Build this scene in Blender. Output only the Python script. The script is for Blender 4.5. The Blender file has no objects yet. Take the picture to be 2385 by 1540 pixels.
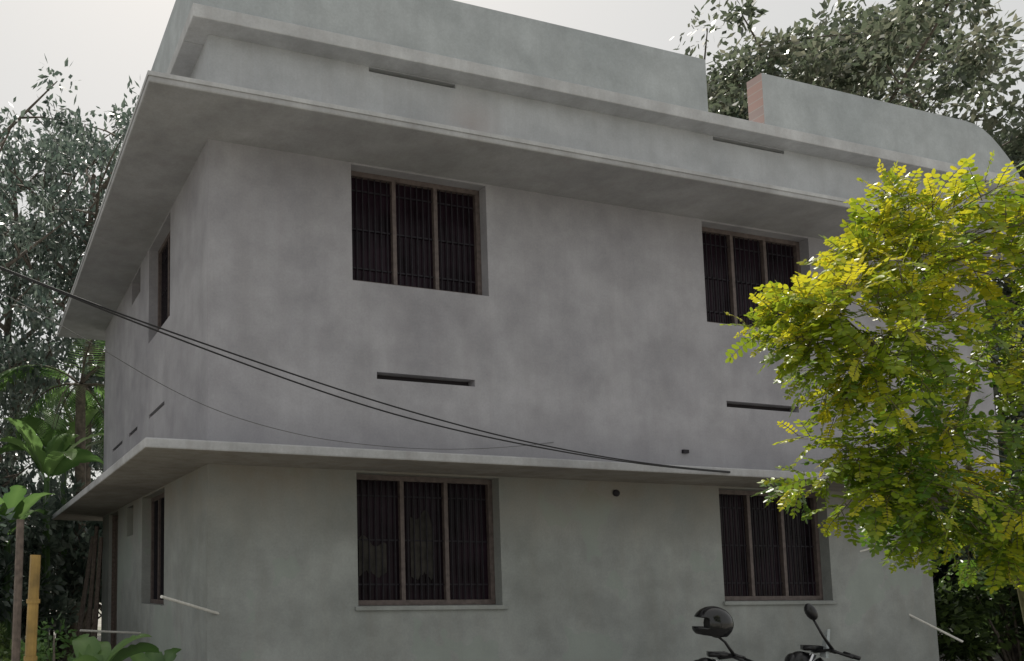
import bpy, math, random
import numpy as np
from mathutils import Vector, Matrix
rad=math.radians
EYE=1.55
def Z(z): return z+EYE
sc=bpy.context.scene
# ------------------------------------------------------------------ helpers
def link(ob):
    sc.collection.objects.link(ob); return ob
def empty(name,loc=(0,0,0)):
    e=bpy.data.objects.new(name,None); e.location=loc; e.empty_display_size=.2
    return link(e)
def mesh_obj(name,verts,faces,mats,parent=None,fm=None,smooth=False):
    me=bpy.data.meshes.new(name); me.from_pydata([tuple(v) for v in verts],[],faces); 
    if not isinstance(mats,(list,tuple)): mats=[mats]
    for m in mats: me.materials.append(m)
    if fm is not None: me.polygons.foreach_set("material_index",fm)
    if smooth: me.polygons.foreach_set("use_smooth",[True]*len(me.polygons))
    me.update()
    ob=link(bpy.data.objects.new(name,me))
    if parent: ob.parent=parent
    return ob
class MB:
    """mesh accumulator"""
    def __init__(s): s.v=[];s.f=[];s.m=[]
    def box(s,x0,x1,y0,y1,z0,z1,mi=0,mp=None):
        n=len(s.v)
        for z in (z0,z1):
            for (x,y) in ((x0,y0),(x1,y0),(x1,y1),(x0,y1)):
                s.v.append(mp(x,y,z) if mp else (x,y,z))
        for f in ((0,3,2,1),(4,5,6,7),(0,1,5,4),(1,2,6,5),(2,3,7,6),(3,0,4,7)):
            s.f.append(tuple(n+i for i in f)); s.m.append(mi)
    def tube(s,pts,rs,sides=8,mi=0,cap=True):
        pts=[Vector(p) for p in pts]; n0=len(s.v); K=len(pts)
        prev=None
        for i,p in enumerate(pts):
            t=(pts[min(i+1,K-1)]-pts[max(i-1,0)])
            if t.length<1e-7: t=Vector((0,0,1))
            t.normalize()
            a=prev if prev is not None else (Vector((1,0,0)) if abs(t.x)<.9 else Vector((0,1,0)))
            a=(a-t*a.dot(t)); 
            if a.length<1e-5: a=t.orthogonal()
            a.normalize(); b=t.cross(a); prev=a
            r=rs[i] if hasattr(rs,'__len__') else rs
            for k in range(sides):
                an=2*math.pi*k/sides
                s.v.append(tuple(p+a*math.cos(an)*r+b*math.sin(an)*r))
        for i in range(K-1):
            for k in range(sides):
                k2=(k+1)%sides
                s.f.append((n0+i*sides+k,n0+i*sides+k2,n0+(i+1)*sides+k2,n0+(i+1)*sides+k)); s.m.append(mi)
        if cap:
            s.f.append(tuple(n0+k for k in range(sides))[::-1]); s.m.append(mi)
            s.f.append(tuple(n0+(K-1)*sides+k for k in range(sides))); s.m.append(mi)
    def ell(s,c,r,mi=0,nu=14,nv=9,rot=None):
        n0=len(s.v); c=Vector(c)
        for j in range(nv+1):
            th=math.pi*j/nv
            for i in range(nu):
                ph=2*math.pi*i/nu
                q=Vector((r[0]*math.sin(th)*math.cos(ph),r[1]*math.sin(th)*math.sin(ph),r[2]*math.cos(th)))
                if rot: q=rot@q
                s.v.append(tuple(c+q))
        for j in range(nv):
            for i in range(nu):
                i2=(i+1)%nu
                s.f.append((n0+j*nu+i,n0+(j+1)*nu+i,n0+(j+1)*nu+i2,n0+j*nu+i2)); s.m.append(mi)
    def obj(s,name,mats,parent=None,smooth=False,bevel=0):
        o=mesh_obj(name,s.v,s.f,mats,parent,s.m,smooth)
        if bevel:
            b=o.modifiers.new("bev","BEVEL"); b.width=bevel; b.segments=2; b.limit_method='ANGLE'
        return o
# ------------------------------------------------------------------ materials
def newmat(name):
    m=bpy.data.materials.new(name); m.use_nodes=True
    nt=m.node_tree; b=nt.nodes["Principled BSDF"]; return m,nt,b
def simple(name,col,rough=.7,metal=0,noise=0,scale=20,spec=.5):
    m,nt,b=newmat(name); b.inputs["Roughness"].default_value=rough; b.inputs["Metallic"].default_value=metal
    b.inputs["Specular IOR Level"].default_value=spec
    tc=nt.nodes.new("ShaderNodeTexCoord"); n=nt.nodes.new("ShaderNodeTexNoise"); n.inputs["Scale"].default_value=scale; n.inputs["Detail"].default_value=3
    nt.links.new(tc.outputs["Object"],n.inputs["Vector"])
    r=nt.nodes.new("ShaderNodeValToRGB"); k=noise
    r.color_ramp.elements[0].position=.3; r.color_ramp.elements[1].position=.7
    r.color_ramp.elements[0].color=tuple(c*(1-k) for c in col)+(1,); r.color_ramp.elements[1].color=tuple(min(1,c*(1+k)) for c in col)+(1,)
    nt.links.new(n.outputs[0],r.inputs[0]); nt.links.new(r.outputs[0],b.inputs["Base Color"])
    return m
def plaster(name,c1,c2,stain=(.16,.13,.10),stamt=.35,green=None,contrast=.5,damp=None,spot=None,streak=.22):
    """cement plaster: cloudy tone, streaks, grit; damp=(z0,z1,colour,amount) weathering band; spot=(centre,radius,colour,amount)"""
    m,nt,b=newmat(name); N=nt.nodes; L=nt.links
    b.inputs["Roughness"].default_value=.92; b.inputs["Specular IOR Level"].default_value=.2
    tc=N.new("ShaderNodeTexCoord")
    def noise(scale,detail,mp=None,rough=.6,off=(0,0,0)):
        n=N.new("ShaderNodeTexNoise"); n.inputs["Scale"].default_value=scale; n.inputs["Detail"].default_value=detail; n.inputs["Roughness"].default_value=rough
        mm=N.new("ShaderNodeMapping"); mm.inputs["Scale"].default_value=mp or (1,1,1); mm.inputs["Location"].default_value=off
        L.new(tc.outputs["Object"],mm.inputs[0]); L.new(mm.outputs[0],n.inputs["Vector"]); return n
    def ramp(src,p0,p1,a=(0,0,0,1),bb=(1,1,1,1)):
        r=N.new("ShaderNodeValToRGB"); r.color_ramp.elements[0].position=p0; r.color_ramp.elements[1].position=p1
        r.color_ramp.elements[0].color=a; r.color_ramp.elements[1].color=bb; L.new(src,r.inputs[0]); return r
    def mul(a,k):
        mt=N.new("ShaderNodeMath"); mt.operation='MULTIPLY'; L.new(a,mt.inputs[0])
        if isinstance(k,float): mt.inputs[1].default_value=k
        else: L.new(k,mt.inputs[1])
        return mt.outputs[0]
    def mix(f,a,bb,bt='MIX'):
        x=N.new("ShaderNodeMix"); x.data_type='RGBA'; x.blend_type=bt
        if isinstance(f,float): x.inputs[0].default_value=f
        else: L.new(f,x.inputs[0])
        for i,q in ((6,a),(7,bb)):
            if isinstance(q,tuple): x.inputs[i].default_value=q
            else: L.new(q,x.inputs[i])
        return x.outputs[2]
    n1=noise(.75,4); n2=noise(2.6,5,None,.62,(3,1,7)); n3=noise(1.6,4,(3.6,3.6,streak),.65,(9,4,2)); n4=noise(45,2)
    r1=ramp(n1.outputs[0],.35,.65,c1+(1,),c2+(1,))
    r2=ramp(n2.outputs[0],.33,.68,(1-.42*contrast,)*3+(1,),(1.0,)*3+(1,))
    col=mix(1.0,r1.outputs[0],r2.outputs[0],'MULTIPLY')
    r4=ramp(n4.outputs[0],.3,.7,(.90,.90,.90,1),(1,1,1,1))
    col=mix(1.0,col,r4.outputs[0],'MULTIPLY')
    r3=ramp(n3.outputs[0],.46,.72)
    col=mix(mul(r3.outputs[0],float(stamt)),col,stain+(1,))
    if green:
        r5=ramp(n1.outputs[0],.58,.42); col=mix(mul(r5.outputs[0],.55),col,green+(1,))
    if damp:
        sp=N.new("ShaderNodeSeparateXYZ"); L.new(tc.outputs["Object"],sp.inputs[0])
        mr=N.new("ShaderNodeMapRange"); mr.inputs[1].default_value=damp[0]; mr.inputs[2].default_value=damp[1]; L.new(sp.outputs[2],mr.inputs[0])
        rr=ramp(n2.outputs[0],.25,.62)
        col=mix(mul(mul(mr.outputs[0],rr.outputs[0]),float(damp[3])),col,damp[2]+(1,))
    if spot:
        vd=N.new("ShaderNodeVectorMath"); vd.operation='DISTANCE'; L.new(tc.outputs["Object"],vd.inputs[0]); vd.inputs[1].default_value=spot[0]
        mr=N.new("ShaderNodeMapRange"); mr.inputs[1].default_value=spot[1]; mr.inputs[2].default_value=0.0; L.new(vd.outputs["Value"],mr.inputs[0])
        rr=ramp(n2.outputs[0],.30,.5)
        col=mix(mul(mul(mr.outputs[0],rr.outputs[0]),float(spot[3])),col,spot[2]+(1,))
    L.new(col,b.inputs["Base Color"])
    bp2=N.new("ShaderNodeBump"); bp2.inputs["Strength"].default_value=.3; bp2.inputs["Distance"].default_value=.006
    nb=noise(9,4,None,.7); L.new(nb.outputs[0],bp2.inputs["Height"]); L.new(bp2.outputs[0],b.inputs["Normal"])
    return m
def leafmat(name,cols,trans=.45,rough=.45,spec=.5):
    m,nt,b=newmat(name); N=nt.nodes; L=nt.links
    at=N.new("ShaderNodeAttribute"); at.attribute_name="rnd"
    r=N.new("ShaderNodeValToRGB"); e=r.color_ramp.elements
    while len(e)<len(cols): e.new(.5)
    for i,c in enumerate(cols): e[i].position=i/(len(cols)-1); e[i].color=tuple(c)+(1,)
    L.new(at.outputs["Fac"],r.inputs[0]); L.new(r.outputs[0],b.inputs["Base Color"])
    b.inputs["Roughness"].default_value=rough; b.inputs["Specular IOR Level"].default_value=spec
    tr=N.new("ShaderNodeBsdfTranslucent"); L.new(r.outputs[0],tr.inputs[0])
    mx=N.new("ShaderNodeMixShader"); mx.inputs[0].default_value=trans
    L.new(b.outputs[0],mx.inputs[1]); L.new(tr.outputs[0],mx.inputs[2]); L.new(mx.outputs[0],N["Material Output"].inputs[0])
    return m
M_up=plaster("plaster_upper",(.365,.36,.395),(.46,.455,.49),stamt=.25,stain=(.28,.265,.285),contrast=.5,damp=(Z(1.9),Z(1.2),(.25,.25,.27),.4))
M_par=plaster("plaster_parapet",(.48,.50,.53),(.57,.59,.62),stamt=.3,stain=(.35,.34,.35),spot=((3.05,0,Z(5.1)),.45,(.34,.29,.28),.6),contrast=.45)
M_top=plaster("plaster_top",(.44,.475,.50),(.52,.555,.58),stamt=.25,stain=(.33,.34,.36),contrast=.5)
M_fas=plaster("plaster_fascia",(.54,.55,.57),(.64,.65,.67),stamt=.4,stain=(.36,.35,.36),contrast=.6)
M_low=plaster("plaster_lower",(.335,.355,.345),(.43,.45,.445),stamt=.22,stain=(.26,.245,.215),green=(.305,.35,.32),contrast=.6,damp=(Z(.35),Z(1.15),(.22,.175,.135),.6),streak=.5)
M_slab=plaster("slab_cement",(.45,.455,.475),(.55,.555,.575),stamt=.4,stain=(.29,.27,.27),contrast=.6)
M_soff=plaster("soffit_cement",(.40,.40,.42),(.48,.48,.50),stamt=.3,stain=(.27,.25,.25))
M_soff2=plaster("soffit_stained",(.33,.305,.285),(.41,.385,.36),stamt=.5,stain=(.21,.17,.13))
M_brick,nt,b=newmat("brick")
bt=nt.nodes.new("ShaderNodeTexBrick"); bt.inputs["Scale"].default_value=4.5; bt.inputs["Color1"].default_value=(.50,.33,.29,1); bt.inputs["Color2"].default_value=(.42,.33,.31,1); bt.inputs["Mortar"].default_value=(.48,.46,.44,1)
tc=nt.nodes.new("ShaderNodeTexCoord"); mp=nt.nodes.new("ShaderNodeMapping"); mp.inputs["Rotation"].default_value=(rad(90),0,rad(90))
nt.links.new(tc.outputs["Object"],mp.inputs[0]); nt.links.new(mp.outputs[0],bt.inputs["Vector"]); nt.links.new(bt.outputs[0],b.inputs["Base Color"]); b.inputs["Roughness"].default_value=.9
M_wood=simple("weathered_wood",(.13,.10,.085),.7,noise=.35,scale=25)
M_frame=simple("window_frame",(.115,.09,.085),.6,noise=.3,scale=18)
M_iron=simple("iron_bar",(.022,.02,.026),.6,noise=.3,spec=.2)
M_glass=simple("dark_glass",(.016,.009,.014),.2,noise=.6,scale=3,spec=.10)
M_int=simple("interior_dark",(.03,.025,.03),.9)
M_refl=simple("pane_reflection",(.034,.031,.027),.9,noise=.5,scale=9)  # flat dull tone for the painted window reflections
M_bark=simple("bark",(.12,.10,.08),.9,noise=.4,scale=12)
M_bark2=simple("twig_bark",(.13,.12,.06),.8,noise=.3,scale=30)
M_bamboo=simple("bamboo",(.30,.19,.05),.5,noise=.35,scale=8)
M_black=simple("black_plastic",(.012,.012,.014),.3,noise=.2)
M_gloss=simple("helmet_gloss",(.010,.010,.012),.15,noise=.1,spec=.6)
M_chrome=simple("chrome",(.6,.6,.62),.18,1)
M_silver=simple("silver_paint",(.42,.46,.48),.3,.2,noise=.05)
M_red=simple("dark_paint",(.03,.03,.04),.25)
M_rub=simple("rubber",(.02,.02,.02),.85)
M_wire=simple("black_cable",(.012,.012,.014),.6)
M_wire2=simple("grey_wire",(.12,.12,.12),.6)
M_pvc=simple("pvc_white",(.72,.70,.66),.4,noise=.1)
# ------------------------------------------------------------------ house
house=empty("concrete_house")
fr=lambda u,d,z:(u,d,z)
lf=lambda u,d,z:(d,u,z)
def wall(name,u0,u1,z0,z1,ops,mp,mat,depth=.2,off=0.0):
    us=sorted({u0,u1}|{o[0] for o in ops}|{o[1] for o in ops}); zs=sorted({z0,z1}|{o[2] for o in ops}|{o[3] for o in ops})
    V=[];F=[]
    def q(a,b,c,d):
        n=len(V); V.extend([mp(*a),mp(*b),mp(*c),mp(*d)]); F.append((n,n+1,n+2,n+3))
    for i in range(len(us)-1):
        for j in range(len(zs)-1):
            um=(us[i]+us[i+1])/2; zm=(zs[j]+zs[j+1])/2
            if any(o[0]<um<o[1] and o[2]<zm<o[3] for o in ops): continue
            for d in (off,off+depth):
                q((us[i],d,zs[j]),(us[i+1],d,zs[j]),(us[i+1],d,zs[j+1]),(us[i],d,zs[j+1]))
    D0,D1=off,off+depth
    for o in ops+[(u0,u1,z0,z1)]:
        a,b_,c,d=o
        q((a,D0,c),(a,D1,c),(a,D1,d),(a,D0,d)); q((b_,D0,c),(b_,D1,c),(b_,D1,d),(b_,D0,d))
        q((a,D0,c),(b_,D0,c),(b_,D1,c),(a,D1,c)); q((a,D0,d),(b_,D0,d),(b_,D1,d),(a,D1,d))
    return mesh_obj(name,V,F,mat,house)
def window(name,u0,u1,z0,z1,mp,panes=3):
    b=MB(); d0=.12; d1=.18; w=.055; m=.045
    b.box(u0+.002,u0+w,d0,d1,z0+.002,z1-.002,0,mp); b.box(u1-w,u1-.002,d0,d1,z0+.002,z1-.002,0,mp)
    b.box(u0+w,u1-w,d0,d1,z0+.002,z0+w,0,mp); b.box(u0+w,u1-w,d0,d1,z1-w,z1-.002,0,mp)
    W=(u1-u0-2*w)/panes
    for i in range(1,panes):
        c=u0+w+W*i; b.box(c-m/2,c+m/2,d0,d1,z0+w,z1-w,0,mp)
    for i in range(panes):
        a=u0+w+W*i
        k=7
        for j in range(1,k):
            c=a+W*j/k; b.box(c-.005,c+.005,d0+.02,d0+.03,z0+w,z1-w,1,mp)
        for t in (.16,.5,.84):
            zz=z0+(z1-z0)*t; b.box(a+.01,a+W-.01,d0+.031,d0+.037,zz-.008,zz+.008,1,mp)
    b.box(u0+w*.5,u1-w*.5,d1-.012,d1-.006,z0+w*.5,z1-w*.5,2,mp)
    return b.obj(name,[M_frame,M_iron,M_glass],house)
def refl_patch(u0,u1,z0,z1,seed):  # pale reflections in a pane, painted as a wavy sheet before the glass
    rg=random.Random(seed); n=18; V=[];F=[]
    for i in range(n+1):
        t=i/n; u=u0+(u1-u0)*t; d=.160+.004*math.sin(t*17+seed)
        zb=z0+.03*math.sin(t*9+seed)+rg.uniform(-.02,.02)
        zt=z1-.06*math.sin(t*7+seed*2)-(abs(t-.4)*1.6)**3*.3*(z1-z0)
        V+= [(u,d,zb),(u,d+.002,zt)]
    for i in range(n): F.append((2*i,2*i+2,2*i+3,2*i+1))
    mesh_obj("pane_reflection",V,F,M_refl,house)
ztop_lo=Z(1.15); zs1=Z(1.24); zr0=Z(4.42); zr1=Z(4.51)
E=.002
fo=[(1.57,3.25,Z(-.22),Z(1.13)),(6.27,7.97,Z(-.20),Z(1.13))]
wall("lower_front_wall",0,9.73,0,ztop_lo,fo,fr,M_low)
lo=[(1.85,3.17,Z(-.25),Z(1.13)),(3.8,4.3,Z(.68),Z(1.10)),(5.05,5.9,.25,Z(1.12))]
wall("lower_side_wall",.2+E,6.6,0,ztop_lo,lo,lf,M_low)
for o in fo: window("lower_window",*o,fr)
for o in lo[:2]: window("side_window",*o,lf,panes=2 if o[1]-o[0]<1 else 3)
refl_patch(2.26,2.54,Z(.08),Z(.74),3); refl_patch(1.66,1.98,Z(.10),Z(.45),5)
uo=[(1.56,3.20,Z(3.14),Z(4.40)),(6.24,7.97,Z(3.14),Z(4.40)),(1.82,2.99,Z(2.115),Z(2.19)),(6.47,7.62,Z(2.115),Z(2.19))]
wall("upper_front_wall",0,11.2,zs1,zr0,uo,fr,M_up)
ul=[(1.64,2.86,Z(3.13),Z(4.40)),(3.45,4.1,Z(4.05),Z(4.40)),(1.89,2.78,Z(2.12),Z(2.17)),(3.56,4.21,Z(2.12),Z(2.17)),(4.74,5.66,Z(2.12),Z(2.17))]
wall("upper_side_wall",.2+E,6.6,zs1,zr0,ul,lf,M_up)
for o in uo[:2]: window("upper_window",*o,fr)
for o in ul[:2]: window("side_window",*o,lf,panes=2)
g=MB()
for o in uo[2:]: g.box(o[0],o[1],.12,.13,o[2],o[3],0,fr)
for o in ul[2:]: g.box(o[0],o[1],.12,.13,o[2],o[3],0,lf)
g.obj("vent_backs",[M_int],house)
g=MB()
g.box(1.53,3.30,-.03,.11,Z(-.265),Z(-.222),0); g.box(6.24,8.01,-.03,.11,Z(-.245),Z(-.202),0)
g.obj("window_sills",[M_low],house,bevel=.006)
g=MB()
g.box(.2,9.73,6.4,6.6,0,ztop_lo-E,0); g.box(9.53,9.73,.2+E,6.4,0,ztop_lo-E,0)
g.box(.2,11.2,6.4,6.6,zs1+E,zr0-E,1); g.box(11.0,11.2,.2+E,6.4,zs1+E,zr0-E,1)
g.box(.25,9.5,3.2,3.3,0,ztop_lo-E,2); g.box(.25,10.9,3.2,3.3,zs1,zr0-E,2)
g.box(11.3,11.55,6.0,6.25,0,ztop_lo-E,0)
g.obj("rear_walls",[M_low,M_up,M_int],house)
def slab(name,x0,x1,y0,y1,z0,z1,mats):
    g=MB(); g.box(x0,x1,y0,y1,z0,z1,0)
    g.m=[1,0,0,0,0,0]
    return g.obj(name,mats,house,bevel=.014)
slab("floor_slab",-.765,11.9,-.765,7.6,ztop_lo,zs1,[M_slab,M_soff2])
slab("roof_slab",-.765,11.95,-.765,7.2,zr0,zr1,[M_slab,M_soff])
g=MB(); g.box(-.775,11.96,-.775,-.766,Z(4.475),Z(4.518)); g.box(-.775,-.766,-.765,7.2,Z(4.475),Z(4.518))
g.obj("roof_edge_strip",[M_fas],house,bevel=.004)
po=[(1.79,2.85,Z(5.475),Z(5.525)),(6.50,7.66,Z(5.475),Z(5.525))]
wall("parapet_wall",0,11.6,zr1,Z(5.53),po,fr,M_par,depth=.15)
wall("parapet_side_wall",.15+E,6.6,zr1,Z(5.53),[],lf,M_par,depth=.15)
g=MB(); g.box(.15,11.6,6.45,6.6,zr1,Z(5.53)-E); g.box(11.45,11.6,.15+E,6.45,zr1,Z(5.53)-E)
for o in po: g.box(o[0]-.01,o[1]+.01,.10,.12,o[2]-.01,o[3],1)
g.obj("rear_parapet",[M_par,M_int],house)
g=MB()
g.box(-.22,11.9,-.22,.18,Z(5.53),Z(5.67)); g.box(-.22,.18,.18+E,6.8,Z(5.53),Z(5.67))
g.obj("coping",[M_fas],house,bevel=.008)
g=MB()
g.box(-.17,6.26,-.17,.04,Z(5.67)+E,Z(6.38)); g.box(-.17,.04,.042,6.7,Z(5.67)+E,Z(6.38))
g.obj("upper_parapet_wall",[M_top],house,bevel=.006)
prof=[(7.15,Z(5.672)),(11.88,Z(5.672)),(11.84,Z(5.76)),(11.74,Z(5.88)),(11.62,Z(6.0)),(11.48,Z(6.12)),(11.33,Z(6.23)),(11.18,Z(6.31)),(11.02,Z(6.36)),(10.8,Z(6.375)),(7.15,Z(6.375))]
n=len(prof); V=[(x,-.17,z) for x,z in prof]+[(x,.04,z) for x,z in prof]
F=[tuple(range(n)),tuple(range(2*n-1,n-1,-1))]+[(i,i+n,(i+1)%n+n,(i+1)%n) for i in range(n)]
fm=[0]*len(F); fm[-1]=1
mesh_obj("curved_parapet_wall",V,F,[M_top,M_brick],house,fm)
g=MB()
for i in range(5):
    a=5.10+.155*i; g.box(a,a+.15,.10,.13,.27,Z(1.05),0,lf)
g.box(5.05,5.098,.05,.15,.25,Z(1.12),0,lf); g.box(5.878,5.9,.05,.15,.25,Z(1.12),0,lf)
g.obj("side_door",[M_wood],house)
g=MB()
for a,b_ in (((.13,.03,Z(-.283)),(-.60,-.70,Z(-.106))),((.03,3.2,Z(-.64)),(-.81,3.0,Z(-.58))),((9.25,.03,Z(-.37)),(9.54,-.40,Z(-.708))),((8.44,.03,Z(.39)),(9.23,-.30,Z(.65)))):
    g.tube([a,b_],[.014,.014],8)
g.obj("wall_pipes",[M_pvc],house)
g=MB(); g.box(5.75,5.83,-.03,-.001,Z(1.52),Z(1.56)); g.box(8.0,8.05,-.80,-.777,Z(4.43),Z(4.47)); g.ell((4.78,-.01,Z(1.02)),(.05,.012,.04))
g.obj("wall_brackets",[M_iron],house)
pl=MB()
for (y,x,t,h) in ((6.0,-.35,.18,2.5),(6.35,-.5,.32,2.35),(5.7,-.28,.14,2.3)):
    pl.tube([(x,y,0.02),(x+t,y+.1,h)],[.045,.035],6)
pl.obj("leaning_timber",[M_wood])
# ------------------------------------------------------------------ foliage
def fast_mesh(name,V,Q,rnd,mats,fm=None):
    me=bpy.data.meshes.new(name); nv=len(V); nq=len(Q)
    me.vertices.add(nv); me.vertices.foreach_set("co",np.asarray(V,dtype=np.float32).ravel())
    me.loops.add(nq*4); me.loops.foreach_set("vertex_index",np.asarray(Q,dtype=np.int32).ravel())
    me.polygons.add(nq); me.polygons.foreach_set("loop_start",np.arange(0,nq*4,4,dtype=np.int32))
    me.polygons.foreach_set("loop_total",np.full(nq,4,dtype=np.int32))
    for m in mats: me.materials.append(m)
    if fm is not None: me.polygons.foreach_set("material_index",np.asarray(fm,dtype=np.int32))
    at=me.attributes.new("rnd",'FLOAT','POINT'); at.data.foreach_set("value",np.asarray(rnd,dtype=np.float32))
    me.update(calc_edges=True); me.validate(); return me
def leaf_quads(P,Dir,Nrm,Ln,Wd,droop=0):
    W=np.cross(Dir,Nrm); W/=np.linalg.norm(W,axis=1,keepdims=True)+1e-9
    Ln=Ln[:,None]; Wd=Wd[:,None]
    v0=P; v1=P+Dir*Ln*.45+W*Wd*.5; v2=P+Dir*Ln; v3=P+Dir*Ln*.45-W*Wd*.5
    return np.stack([v0,v1,v2,v3],1).reshape(-1,3)
def unit(a): return a/(np.linalg.norm(a,axis=1,keepdims=True)+1e-9)
def tree_mesh(name,seed,H,base,R,nl,nleaf,ls,mats,clr=.6,lean=(0,0),tr=.22):
    rg=np.random.default_rng(seed); b=MB()
    top=Vector((lean[0],lean[1],H*.85)); 
    tp=[Vector((0,0,0)).lerp(top,t)+Vector((rg.normal()*.12*(t>0),rg.normal()*.12*(t>0),0)) for t in np.linspace(0,1,7)]
    b.tube(tp,[tr*(1-.8*t)+.02 for t in np.linspace(0,1,7)],8)
    cl=[]
    for i in range(nl):
        t=base+(1-base)*((i+.5)/nl)**.9
        k=t*6; i0=min(int(k),5); p0=tp[i0].lerp(tp[i0+1],k-i0)
        az=i*2.399+rg.normal()*.4; reach=R*(.55+.45*math.sin(math.pi*min(1,(1-t)/(1-base)*.75+.15)))*rg.uniform(.75,1.15)
        up=rg.uniform(.15,.6)*R+ (t-base)*R*.4
        d=Vector((math.cos(az)*reach,math.sin(az)*reach,up))
        pm=p0+d*.5+Vector((0,0,-.08*R)); p1=p0+d
        b.tube([p0,pm,p1],[tr*.38,tr*.22,tr*.06],5)
        cl.append(p1)
        for j in range(rg.integers(4,7)):
            q0=(p0.lerp(pm,.6) if j<2 else pm.lerp(p1,rg.uniform(.1,.8)))
            dd=Vector((rg.normal(),rg.normal(),rg.normal()*.6+.25))*R*.22
            q1=q0+dd; b.tube([q0,q0+dd*.5+Vector((0,0,.05)),q1],[tr*.13,tr*.08,tr*.03],4); cl.append(q1)
            for h in range(2):
                q2=q1+Vector((rg.normal(),rg.normal(),rg.normal()*.6))*R*.13; cl.append(q2); b.tube([q1,q2],[tr*.05,tr*.02],3)
    cl=np.array([tuple(c) for c in cl]); nc=len(cl); per=nleaf//nc
    C=np.repeat(cl,per,0); n=len(C)
    cr=np.repeat(rg.uniform(.5,1.15,nc)*clr,per)[:,None]
    dirs=unit(rg.normal(size=(n,3))); rr=rg.uniform(0,1,(n,1))**.45
    P=C+dirs*rr*cr*np.array([1,1,.62])
    D=unit(dirs*.7+rg.normal(size=(n,3))*.6+np.array([0,0,-.25])); Nn=unit(rg.normal(size=(n,3))*.6+np.array([0,0,1.]))
    V=leaf_quads(P,D,Nn,rg.uniform(.6,1.25,n)*ls,rg.uniform(.35,.6,n)*ls)
    cb=np.repeat(rg.uniform(-.3,.3,nc),per)
    r4=np.repeat(np.clip(rg.uniform(.15,.85,n)+cb,0,1),4)
    bq=[f for f in b.f if len(f)==4]; nb=len(b.v)
    Vall=np.concatenate([np.array([tuple(v) for v in b.v]),V]); Q=np.concatenate([np.array(bq),np.arange(n*4).reshape(-1,4)+nb])
    rn=np.concatenate([np.zeros(nb),r4]); fm=np.concatenate([np.ones(len(bq)),np.zeros(n)])
    return fast_mesh(name,Vall,Q,rn,mats,fm)
LM_bg=leafmat("foliage_far",[(.06,.08,.05),(.115,.14,.09),(.22,.22,.16)],.5,.35,.8)
LM_dk=leafmat("foliage_dark_hazed",[(.045,.07,.06),(.09,.125,.10),(.18,.22,.18)],.45,.33,.9)  # colours raised towards grey-blue, so distance haze is painted into the leaves
LM_sh=leafmat("foliage_shrub",[(.03,.05,.02),(.06,.10,.03),(.13,.19,.05)],.4,.4)
LM_yel=leafmat("foliage_yellow",[(.09,.18,.02),(.28,.37,.025),(.64,.58,.03)],.5,.35)
LM_ban=leafmat("banana_leaf",[(.05,.10,.03),(.09,.18,.05),(.18,.30,.09)],.45,.35)
tA=tree_mesh("treeA",1,11,.30,2.9,14,10500,.19,[LM_dk,M_bark],.55)
tB=tree_mesh("treeB",2,15,.30,4.0,15,22000,.24,[LM_bg,M_bark],.74)
tC=tree_mesh("treeC",5,13,.22,3.3,16,12000,.21,[LM_dk,M_bark],.58)
def place(name,me,x,y,s=1,rz=0,sz=None):
    o=link(bpy.data.objects.new(name,me)); o.location=(x,y,0); o.scale=(s,s,sz or s); o.rotation_euler=(0,0,rz); return o
T=[(tC,-2.9,11.5,.85,.3,1.12),(tA,.9,15.5,1.05,1.7,1.42),(tA,-4.6,9.5,.95,4,1.2),(tC,-1.0,20,1.0,2,1.35),(tC,3.2,21,.95,3,1.2),(tB,-6,17,.9,5,1.0),
   (tB,14.0,9.5,.8,.5,.80),(tB,18.5,11.5,1.05,2.2,1.10),(tB,23,10.5,1.2,4,1.3),(tC,22,17,1.5,5.2,1.55),(tB,28,14,1.3,3,1.45),(tA,15.2,5,.8,2.5,.75),(tB,19,4.5,.8,1.1,.85),(tB,32,20,1.4,3.3,1.6)]
for t in T: place("leafy_tree",t[0],t[1],t[2],t[3],t[4],t[5])
def shrub_mesh(name,seed,R,H,n,ls,mats):
    rg=np.random.default_rng(seed); b=MB(); cl=[]
    for i in range(26):
        az=rg.uniform(0,6.28); r=R*math.sqrt(rg.uniform(0,1)); h=H*rg.uniform(.25,1)*(1-.4*r/R)
        p=(math.cos(az)*r,math.sin(az)*r,h); cl.append(p); b.tube([(p[0]*.2,p[1]*.2,0),(p[0]*.6,p[1]*.6,h*.6),p],[.03,.02,.008],4)
    cl=np.array(cl); nc=len(cl); per=n//nc; C=np.repeat(cl,per,0); m=len(C)
    dirs=unit(rg.normal(size=(m,3))); P=C+dirs*rg.uniform(0,1,(m,1))**.5*np.repeat(rg.uniform(.25,.5,nc)*R*.8,per)[:,None]*np.array([1,1,.8])
    P[:,2]=np.maximum(P[:,2],.02)
    D=unit(dirs+rg.normal(size=(m,3))*.5); Nn=unit(rg.normal(size=(m,3))*.6+np.array([0,0,1.]))
    V=leaf_quads(P,D,Nn,rg.uniform(.6,1.3,m)*ls,rg.uniform(.35,.6,m)*ls)
    r4=np.repeat(np.clip(rg.uniform(.1,.9,m)+np.repeat(rg.uniform(-.2,.2,nc),per),0,1),4)
    bq=[f for f in b.f if len(f)==4]; nb=len(b.v)
    return fast_mesh(name,np.concatenate([np.array([tuple(v) for v in b.v]),V]),np.concatenate([np.array(bq),np.arange(m*4).reshape(-1,4)+nb]),np.concatenate([np.zeros(nb),r4]),mats,np.concatenate([np.ones(len(bq)),np.zeros(m)]))
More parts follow.
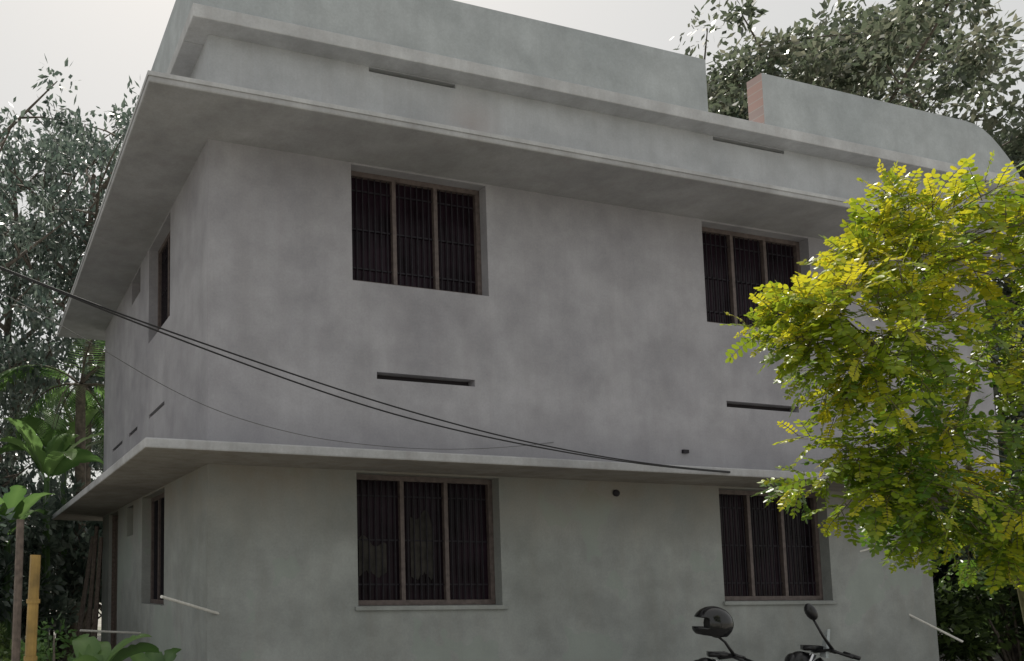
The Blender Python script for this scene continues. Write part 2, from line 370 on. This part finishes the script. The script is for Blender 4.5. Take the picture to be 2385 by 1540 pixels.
sA=shrub_mesh("shrubA",3,1.2,2.6,5000,.16,[LM_sh,M_bark]); sB=shrub_mesh("shrubB",4,1.5,3.6,6000,.19,[LM_dk,M_bark]); sC=shrub_mesh("shrubC",6,.42,1.5,1500,.075,[LM_ban,M_bark])
S=[(sA,-2.0,2.6,.45),(sB,-1.8,7.5,1.0),(sB,-3.4,6.0,1.1),(sB,-.6,9.8,1.1),(sA,-3.2,3.4,.8),(sB,1.5,11,1.1),(sB,-5,8,1.3),(sB,13.5,3.5,1.0),(sB,15.5,2,1.1),(sB,13,6.5,1.2),(sA,12.4,.6,.95),(sA,13.2,-.6,.85),(sA,11.2,1.6,.85),(sA,10.7,4.2,.8),(sB,17,3,1.4),(sB,20,2,1.3),(sB,16,8,1.6),(sB,-2.5,14,1.5),(sB,22,6,1.8),(sA,-1.75,.3,.42),(sC,-1.5,-1.0,.95)]
for i,t in enumerate(S): place("shrub",t[0],t[1],t[2],t[3],i*1.3)
def banana(name,x,y,h,nleaf,L,seed,ang0=0,W=.45):
    rg=np.random.default_rng(seed); V=[];Q=[];R=[];fm=[]
    b=MB(); b.tube([(0,0,0),(.02,.02,h*.5),(0,0,h)],[.11*min(1,h/2),.085*min(1,h/2),.05*min(1,h/2)],10)
    for v in b.v: V.append(v);R.append(.5)
    for f in b.f:
        if len(f)==4: Q.append(f); fm.append(0)
    for i in range(nleaf):
        az=ang0+i*2.4+rg.normal()*.25; el=rg.uniform(.65,1.3); Li=L*rg.uniform(.75,1.1); K=22
        p=Vector((0,0,h*.97)); dirv=Vector((math.cos(az)*math.cos(el),math.sin(az)*math.cos(el),math.sin(el)))
        side=Vector((-math.sin(az),math.cos(az),0)); tone=rg.uniform(.1,.95); tilt=rg.normal()*.35
        n0=len(V)
        for k in range(K+1):
            t=k/K
            w=W*.5*(0.05 if t<.14 else math.sin(math.pi*min(1,((t-.14)/.86*.93+.07)))**.55)
            wl=w*(rg.uniform(.6,1.0) if t>.3 and rg.uniform()<.3 else 1); wr=w*(rg.uniform(.6,1.0) if t>.3 and rg.uniform()<.3 else 1)
            up=dirv.cross(side); sd=(side*math.cos(tilt)+up*math.sin(tilt))
            V.append(tuple(p-sd*wl+up*wl*.25)); V.append(tuple(p)); V.append(tuple(p+sd*wr+up*wr*.25))
            R+= [tone,min(1,tone+.3),tone]
            p=p+dirv*(Li/K); e=.028+.075*t; dirv=(dirv+Vector((0,0,-1))*e*1.2).normalized()
        for k in range(K):
            a=n0+k*3; Q.append((a,a+1,a+4,a+3)); Q.append((a+1,a+2,a+5,a+4)); fm+=[0,0]
    me=fast_mesh(name+"_mesh",np.array(V),np.array(Q),np.array(R),[LM_ban],fm)
    o=link(bpy.data.objects.new(name,me)); o.location=(x,y,0); return o
banana("banana_plant",-.85,7.9,3.5,9,1.6,1,.4,.42)
banana("banana_plant",-.3,10.2,4.1,9,1.8,2,1.4,.5)
banana("banana_plant",-1.6,6.0,2.3,7,1.3,3,2.2,.36)
banana("banana_plant",-1.25,-1.4,.80,7,.55,4,.2,.20)
banana("banana_plant",-.75,-1.1,.68,6,.48,7,1.4,.18)
def palm(name,x,y,h,seed,n=16,L=2.6):
    rg=np.random.default_rng(seed); b=MB(); b.tube([(0,0,0),(.15,.1,h*.5),(.1,0,h)],[.16,.12,.1],8)
    LP=[];LD=[];LN=[]
    for i in range(n):
        az=i*2.4; el=rg.uniform(-.1,1.2); p=Vector((.1,0,h)); d=Vector((math.cos(az)*math.cos(el),math.sin(az)*math.cos(el),math.sin(el))); side=Vector((-math.sin(az),math.cos(az),0)); pts=[p.copy()]
        for k in range(30):
            p=p+d*(L/30); d=(d+Vector((0,0,-.055))).normalized(); pts.append(p.copy())
            if k>3:
                for sg in (-1,1):
                    LP.append(tuple(p)); LD.append(tuple((side*sg+d*.6+Vector((0,0,-.35))).normalized())); LN.append((0.1,0,1))
        b.tube(pts[::5],[.025,.022,.018,.014,.01,.006,.004][:len(pts[::5])],4)
    P=np.array(LP);D=np.array(LD);Nn=np.array(LN); m=len(P)
    V=leaf_quads(P,D,Nn,np.full(m,.5),np.full(m,.06)); nb=len(b.v); bq=[f for f in b.f if len(f)==4]
    me=fast_mesh(name+"_mesh",np.concatenate([np.array([tuple(v) for v in b.v]),V]),np.concatenate([np.array(bq),np.arange(m*4).reshape(-1,4)+nb]),np.concatenate([np.zeros(nb),np.repeat(rg.uniform(.3,1,m),4)]),[LM_ban,M_bark],np.concatenate([np.ones(len(bq)),np.zeros(m)]))
    o=link(bpy.data.objects.new(name,me)); o.location=(x,y,0); return o
palm("palm_tree",-.2,9.2,5.6,2,12,2.0)
# ------------------------------------------------------------------ near yellow-green tree
def near_tree():
    rg=np.random.default_rng(11)
    O=Vector((2.69,-4.4,EYE+1.32)); ex=Vector((.956,-.294,0)); ey=Vector((.294,.956,0)); ez=Vector((0,0,1))
    k=.0023
    def W(u,v,d=0): return O+ex*((u-2080)*k)+ez*((800-v)*k)+ey*d
    b=MB()
    base=W(2480,2050,.15); base.z=0
    fork=W(2440,1300,.25)
    b.tube([base,base.lerp(fork,.5)+Vector((.03,0,0)),fork],[.06,.05,.04],8)
    lobes=[(2110,450,60),(2050,510,50),(2200,470,70),(2290,480,80),(2020,580,50),(2100,580,90),(2250,600,90),(2350,560,80),
           (1860,670,50),(1920,660,55),(1980,680,60),(1840,730,40),(1890,740,60),(1970,780,80),(2080,720,90),(2200,740,100),(2340,740,90),
           (1840,800,30),(1880,850,50),(1950,880,70),(2040,880,90),(2160,880,90),(2290,860,90),(2400,900,90),
           (1960,960,50),(2040,1000,70),(2120,1020,80),(2240,1010,80),(2340,1050,80),
           (1975,1050,40),(2010,1110,60),(2100,1130,70),(2210,1130,80),(2330,1180,80),
           (1960,1120,30),(1960,1180,28),(2040,1190,50),(2120,1220,50),(2230,1240,55),(2330,1270,60),(2130,1290,25),(2290,1330,50),(2420,650,90),(2420,1150,80),(2450,800,90),(2430,480,80),(2400,1330,60)]
    hubs=[W(2320,1000,.3),W(2260,780,.3),W(2200,600,.2),W(2080,800,.1),W(2150,1100,.15),W(2400,800,.3)]
    par=[fork,hubs[0],hubs[1],hubs[1],fork,hubs[0]]
    for h,p in zip(hubs,par):
        b.tube([p,p.lerp(h,.5)+Vector((0,0,-.04)),h],[.018,.013,.010],6)
    LP=[];LD=[];LN=[];LL=[];LR=[]
    def pinnate(p,d,up,L,tone):
        n=rg.integers(7,10); side=d.cross(up)
        if side.length<1e-3: return
        side.normalize(); 
        roll=rg.normal()*.5; upn=side.cross(d); side=(side*math.cos(roll)+upn*math.sin(roll)).normalized()
        pts=[p.copy()]; q=p.copy(); dd=d.copy()
        for i in range(n):
            q=q+dd*(L/n); dd=(dd+Vector((0,0,-.06))).normalized(); pts.append(q.copy())
            up2=side.cross(dd)*-1
            if i>0:
                for sg in (-1,1):
                    jit=Vector((rg.normal(),rg.normal(),rg.normal()))*.15
                    ld=(side*sg+dd*.35+Vector((0,0,-.10))+jit).normalized()
                    LP.append(tuple(q)); LD.append(tuple(ld)); nn=up2+Vector((rg.normal(),rg.normal(),rg.normal()))*.35; LN.append(tuple(nn)); LL.append(L*.24*rg.uniform(.85,1.12)*(1-.5*abs(i/n-.5))); LR.append(min(1,max(0,tone+rg.normal()*.10)))
        LP.append(tuple(q)); LD.append(tuple(dd)); LN.append(tuple(up2)); LL.append(L*.2); LR.append(tone)
        b.tube([pts[0],pts[len(pts)//2],pts[-1]],[.0026,.002,.001],3,cap=False)
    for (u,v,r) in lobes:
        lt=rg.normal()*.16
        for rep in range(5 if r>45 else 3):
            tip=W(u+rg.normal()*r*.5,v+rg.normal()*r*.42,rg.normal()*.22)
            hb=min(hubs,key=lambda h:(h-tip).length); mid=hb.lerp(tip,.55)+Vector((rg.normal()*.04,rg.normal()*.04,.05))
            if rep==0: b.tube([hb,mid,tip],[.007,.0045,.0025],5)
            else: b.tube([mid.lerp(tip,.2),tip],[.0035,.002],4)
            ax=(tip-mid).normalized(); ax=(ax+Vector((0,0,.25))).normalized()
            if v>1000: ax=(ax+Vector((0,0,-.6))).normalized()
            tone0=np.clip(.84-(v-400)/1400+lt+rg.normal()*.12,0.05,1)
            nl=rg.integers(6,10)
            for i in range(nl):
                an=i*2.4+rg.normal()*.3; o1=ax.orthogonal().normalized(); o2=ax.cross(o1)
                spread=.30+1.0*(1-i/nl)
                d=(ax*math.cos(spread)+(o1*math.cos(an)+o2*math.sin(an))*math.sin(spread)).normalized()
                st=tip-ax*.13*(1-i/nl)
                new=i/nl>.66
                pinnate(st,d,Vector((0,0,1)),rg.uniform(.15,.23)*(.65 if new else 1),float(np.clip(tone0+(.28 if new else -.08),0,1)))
    P=np.array(LP);D=unit(np.array(LD));Nn=unit(np.array(LN));Ln=np.array(LL)[:,None]; m=len(P)
    Wd=np.cross(D,Nn);Wd=unit(Wd); Nt=unit(np.cross(Wd,D)); w=Ln*.25
    f0=P; f2=P+D*Ln*.68; f3=P+D*Ln
    fold=Nt*Ln*.05
    l1=P+D*Ln*.24+Wd*w*.95+fold; l2=P+D*Ln*.72+Wd*w*1.0+fold; r1=P+D*Ln*.24-Wd*w*.95+fold; r2=P+D*Ln*.72-Wd*w*1.0+fold
    tl=P+D*Ln*.97+Wd*w*.35; tr_=P+D*Ln*.97-Wd*w*.35
    V=np.stack([f0,f2,l1,l2,r1,r2,tl,tr_,f3],1).reshape(-1,3)
    nb=len(b.v); bi=np.arange(m)[:,None]*9+nb
    q1=bi+np.array([[0,2,3,1]]); q2=bi+np.array([[0,1,5,4]]); q3=bi+np.array([[1,3,6,8]]); q4=bi+np.array([[1,8,7,5]])
    bq=[f for f in b.f if len(f)==4]
    Q=np.concatenate([np.array(bq),q1,q2,q3,q4])
    me=fast_mesh("near_tree",np.concatenate([np.array([tuple(v) for v in b.v]),V]),Q,np.concatenate([np.zeros(nb),np.repeat(np.array(LR),9)]),[LM_yel,M_bark2],np.concatenate([np.ones(len(bq)),np.zeros(4*m)]))
    link(bpy.data.objects.new("pinnate_leaved_tree",me))
    return m
near_tree()
# ------------------------------------------------------------------ cables
def curve(name,pts,r,mat):
    cu=bpy.data.curves.new(name,'CURVE'); cu.dimensions='3D'; cu.bevel_depth=r; cu.bevel_resolution=2
    s=cu.splines.new('NURBS'); s.points.add(len(pts)-1)
    for q,p in zip(s.points,pts): q.co=(p[0],p[1],p[2],1)
    s.use_endpoint_u=True; s.order_u=4; s.resolution_u=12
    cu.materials.append(mat); return link(bpy.data.objects.new(name,cu))
def cab(zs):
    xs=[-6.0,-3.6,-1.56,-1.0,-.55,.67,1.6,2.68,4.3,5.58]; ys=[-2.3,-2.15,-2.0,-1.95,-1.9,-1.75,-1.62,-1.45,-1.05,-.775]
    return [(a,b_,Z(c)) for a,b_,c in zip(xs,ys,zs)]
curve("power_cable",cab([3.3,2.55,1.97,1.84,1.74,1.49,1.345,1.215,1.165,1.195]),.0065,M_wire)
curve("power_cable",cab([3.3,2.55,1.965,1.815,1.70,1.42,1.29,1.195,1.155,1.185]),.0065,M_wire)
curve("thin_wire",[(-6,-2.3,Z(3.4)),(-3.4,-1.9,Z(2.6)),(-1.56,-1.6,Z(1.905)),(-.9,-1.3,Z(1.63)),(-.22,-1.0,Z(1.44)),(.5,-.8,Z(1.34)),(1.28,-.6,Z(1.29)),(2.73,-.3,Z(1.34)),(3.97,0,Z(1.559))],.003,M_wire2)
g=MB(); g.tube([(-6,-2.3,0),(-6,-2.3,5.4)],[.13,.09],10); g.box(-6.5,-5.5,-2.36,-2.24,4.7,4.8); g.obj("utility_pole",[M_wood])
g=MB()
pp=[(-1.83,-2.6,0),(-1.815,-2.6,.6),(-1.80,-2.6,1.2),(-1.785,-2.6,1.72)]
g.tube(pp,[.036,.034,.033,.031],10)
for z in (.35,.75,1.12,1.45): g.tube([(-1.83+.026*z,-2.6,z-.012),(-1.83+.026*z,-2.6,z+.012)],[.04,.04],10)
g.obj("bamboo_pole",[M_bamboo],smooth=False)
g=MB(); g.tube([(-1.88,-2.3,0),(-1.86,-2.3,1.95)],[.03,.024],8); g.obj("wooden_post",[M_wood])
# ------------------------------------------------------------------ motorcycles
def wheel(g,cx,cz,R):
    n=28; n0=len(g.v); k=8
    for i in range(n):
        a=2*math.pi*i/n
        for j in range(k):
            b_=2*math.pi*j/k; r=R-.05+.05*math.cos(b_)
            g.v.append((cx+r*math.cos(a),.05*math.sin(b_),cz+r*math.sin(a)))
    for i in range(n):
        for j in range(k):
            g.f.append((n0+i*k+j,n0+((i+1)%n)*k+j,n0+((i+1)%n)*k+(j+1)%k,n0+i*k+(j+1)%k)); g.m.append(1)
    g.tube([(cx,-.06,cz),(cx,.06,cz)],[.06,.06],12,3)
    for i in range(10):
        a=2*math.pi*i/10; g.tube([(cx,0,cz),(cx+(R-.09)*math.cos(a),0,cz+(R-.09)*math.sin(a))],[.008,.008],4,3)
def motorcycle(name,x,y,rz,paint,s=1.0,mirrors=(1,-1),mt=0.0):
    e=empty(name,(x,y,0)); e.rotation_euler=(0,0,rz); e.scale=(s,s,s)
    g=MB(); wheel(g,-.66,.3,.3); wheel(g,.62,.3,.3)
    g.tube([(-.66,.09,.3),(-.42,.09,.90)],[.022,.022],8,3); g.tube([(-.66,-.09,.3),(-.42,-.09,.90)],[.022,.022],8,3)
    g.ell((0,0,.42),(.24,.14,.2),0); g.tube([(-.38,0,.85),(-.1,0,.5),(.3,0,.45),(.62,0,.3)],[.035]*4,8,0)
    g.tube([(.1,.14,.3),(.7,.16,.36),(.85,.16,.4)],[.04,.045,.04],8,3)
    g.ell((-.12,0,.72),(.28,.14,.13),2); g.ell((.32,0,.76),(.36,.13,.06),0); g.ell((.68,0,.72),(.2,.08,.07),2)
    g.ell((-.66,0,.6),(.24,.07,.05),2); g.ell((-.5,0,.82),(.10,.10,.10),0); g.ell((-.56,0,.82),(.06,.085,.08),0)
    g.box(-.48,-.34,-.08,.08,.93,.97,0)
    g.tube([(-.2,.34,.90),(-.33,.22,.95),(-.40,.05,.92),(-.40,-.05,.92),(-.33,-.22,.95),(-.2,-.34,.90)],[.013]*6,8,0)
    g.tube([(-.16,.35,.895),(-.25,.28,.93)],[.019,.019],8,0); g.tube([(-.16,-.35,.895),(-.25,-.28,.93)],[.019,.019],8,0)
    for sg in mirrors:
        g.tube([(-.31,sg*.22,.95),(-.38,sg*.25,1.07),(-.45,sg*.27,1.19+mt)],[.014,.011,.009],6,0)
        g.ell((-.46,sg*.28,1.24+mt),(.045,.05,.075),0,12,8,Matrix.Rotation(-.35,3,'Y'))
    g.tube([(.1,.1,.35),(.12,.28,.02)],[.012,.012],6,3)
    g.obj("body",[M_black,M_rub,paint,M_chrome],e,smooth=True)
    return e
R1=rad(-40)
m1=motorcycle("motorcycle",4.31,-2.21,R1,M_red,1.0,(-1,),-.06)
m2=motorcycle("motorcycle",5.43,-2.2,R1,M_red,1.03,(-1,),.03)
g=MB(); g.v=[(-.36,-.20,.88),(-.36,.0,.88),(-.32,-.03,1.08),(-.32,-.14,1.12),(-.34,-.20,.88),(-.34,.0,.88),(-.30,-.03,1.08),(-.30,-.14,1.12)]
g.f=[(0,1,2,3),(7,6,5,4),(0,3,7,4),(1,5,6,2),(3,2,6,7),(0,4,5,1)]; g.m=[0]*6; g.obj("windscreen",[M_silver],m2)
he=MB(); nu,nv=48,32
for j in range(nv+1):
    th=math.pi*j/nv
    for i in range(nu):
        ph=2*math.pi*i/nu
        x=.148*math.sin(th)*math.cos(ph); y_=.128*math.sin(th)*math.sin(ph); z=.142*math.cos(th)
        if z<-.10: z=-.10+(z+.10)*.25
        if math.cos(ph)<0 and z<-.015: x*=1.0+.16*min(1,(-.015-z)/.06)*(-math.cos(ph))
        he.v.append((x,y_,z))
for j in range(nv):
    for i in range(nu):
        i2=(i+1)%nu; th=math.pi*(j+.5)/nv; ph=2*math.pi*(i+.5)/nu
        zc=math.cos(th); front=math.cos(ph)
        if zc<-.86: continue
        if front<-.30 and -.26<zc<.26: continue
        he.f.append((j*nu+i,(j+1)*nu+i,(j+1)*nu+i2,j*nu+i2)); he.m.append(0)
helm=he.obj("motorcycle_helmet",[M_gloss],smooth=True)
so=helm.modifiers.new("s","SOLIDIFY"); so.thickness=.012; so.offset=-1
he2=MB(); he2.ell((.03,0,.0),(.10,.108,.118),0,20,12); he2.obj("liner",[M_rub],helm,smooth=True)
helm.location=(3.77,-2.13,1.225); helm.rotation_euler=(0,.10,-.75)
# ------------------------------------------------------------------ ground
gm,nt,b=newmat("ground_soil"); N=nt.nodes;L=nt.links
tc=N.new("ShaderNodeTexCoord"); n1=N.new("ShaderNodeTexNoise"); n1.inputs["Scale"].default_value=.35; n1.inputs["Detail"].default_value=6; n1.inputs["Roughness"].default_value=.7
L.new(tc.outputs["Object"],n1.inputs["Vector"]); r=N.new("ShaderNodeValToRGB"); r.color_ramp.elements[0].position=.38; r.color_ramp.elements[1].position=.54
r.color_ramp.elements[0].color=(.10,.12,.06,1); r.color_ramp.elements[1].color=(.33,.31,.29,1); L.new(n1.outputs[0],r.inputs[0]); L.new(r.outputs[0],b.inputs["Base Color"]); b.inputs["Roughness"].default_value=.95
G=[(-300,-300,0),(300,-300,0),(300,300,0),(-300,300,0)]
mesh_obj("ground",G,[(0,1,2,3)],gm)
# ------------------------------------------------------------------ light
el=rad(58); 
sun=bpy.data.lights.new("sun","SUN"); sun.energy=4.8; sun.angle=rad(.5); sun.color=(1,.95,.87)
so=link(bpy.data.objects.new("sun",sun))
az=rad(20)
sd=Vector((math.sin(az)*math.cos(el),math.cos(az)*math.cos(el),math.sin(el)))
so.rotation_euler=sd.to_track_quat('Z','Y').to_euler()
w=bpy.data.worlds.new("World"); sc.world=w; w.use_nodes=True; nt=w.node_tree; N=nt.nodes; L=nt.links
sk=N.new("ShaderNodeTexSky"); sk.sky_type='NISHITA'; sk.sun_disc=False; sk.sun_elevation=el; sk.sun_rotation=az; sk.air_density=1.0; sk.dust_density=4.0; sk.ozone_density=.6
mx=N.new("ShaderNodeMix"); mx.data_type='RGBA'; mx.inputs[0].default_value=.8; mx.inputs[7].default_value=(6.15,6.08,5.7,1)
L.new(sk.outputs[0],mx.inputs[6]); bg=N["Background"]; L.new(mx.outputs[2],bg.inputs[0]); bg.inputs[1].default_value=.12
# ------------------------------------------------------------------ camera
cam=bpy.data.cameras.new("camera"); co=link(bpy.data.objects.new("camera",cam)); sc.camera=co
co.location=(-2.15,-7.6,EYE); co.rotation_euler=(rad(90+5.467),0,rad(-17.1))
cam.sensor_width=36; cam.lens=29.18; cam.shift_x=.279; cam.shift_y=.170; cam.clip_end=2000; cam.clip_start=.05
sc.view_settings.view_transform='Standard'; sc.view_settings.look='None'; sc.view_settings.exposure=0
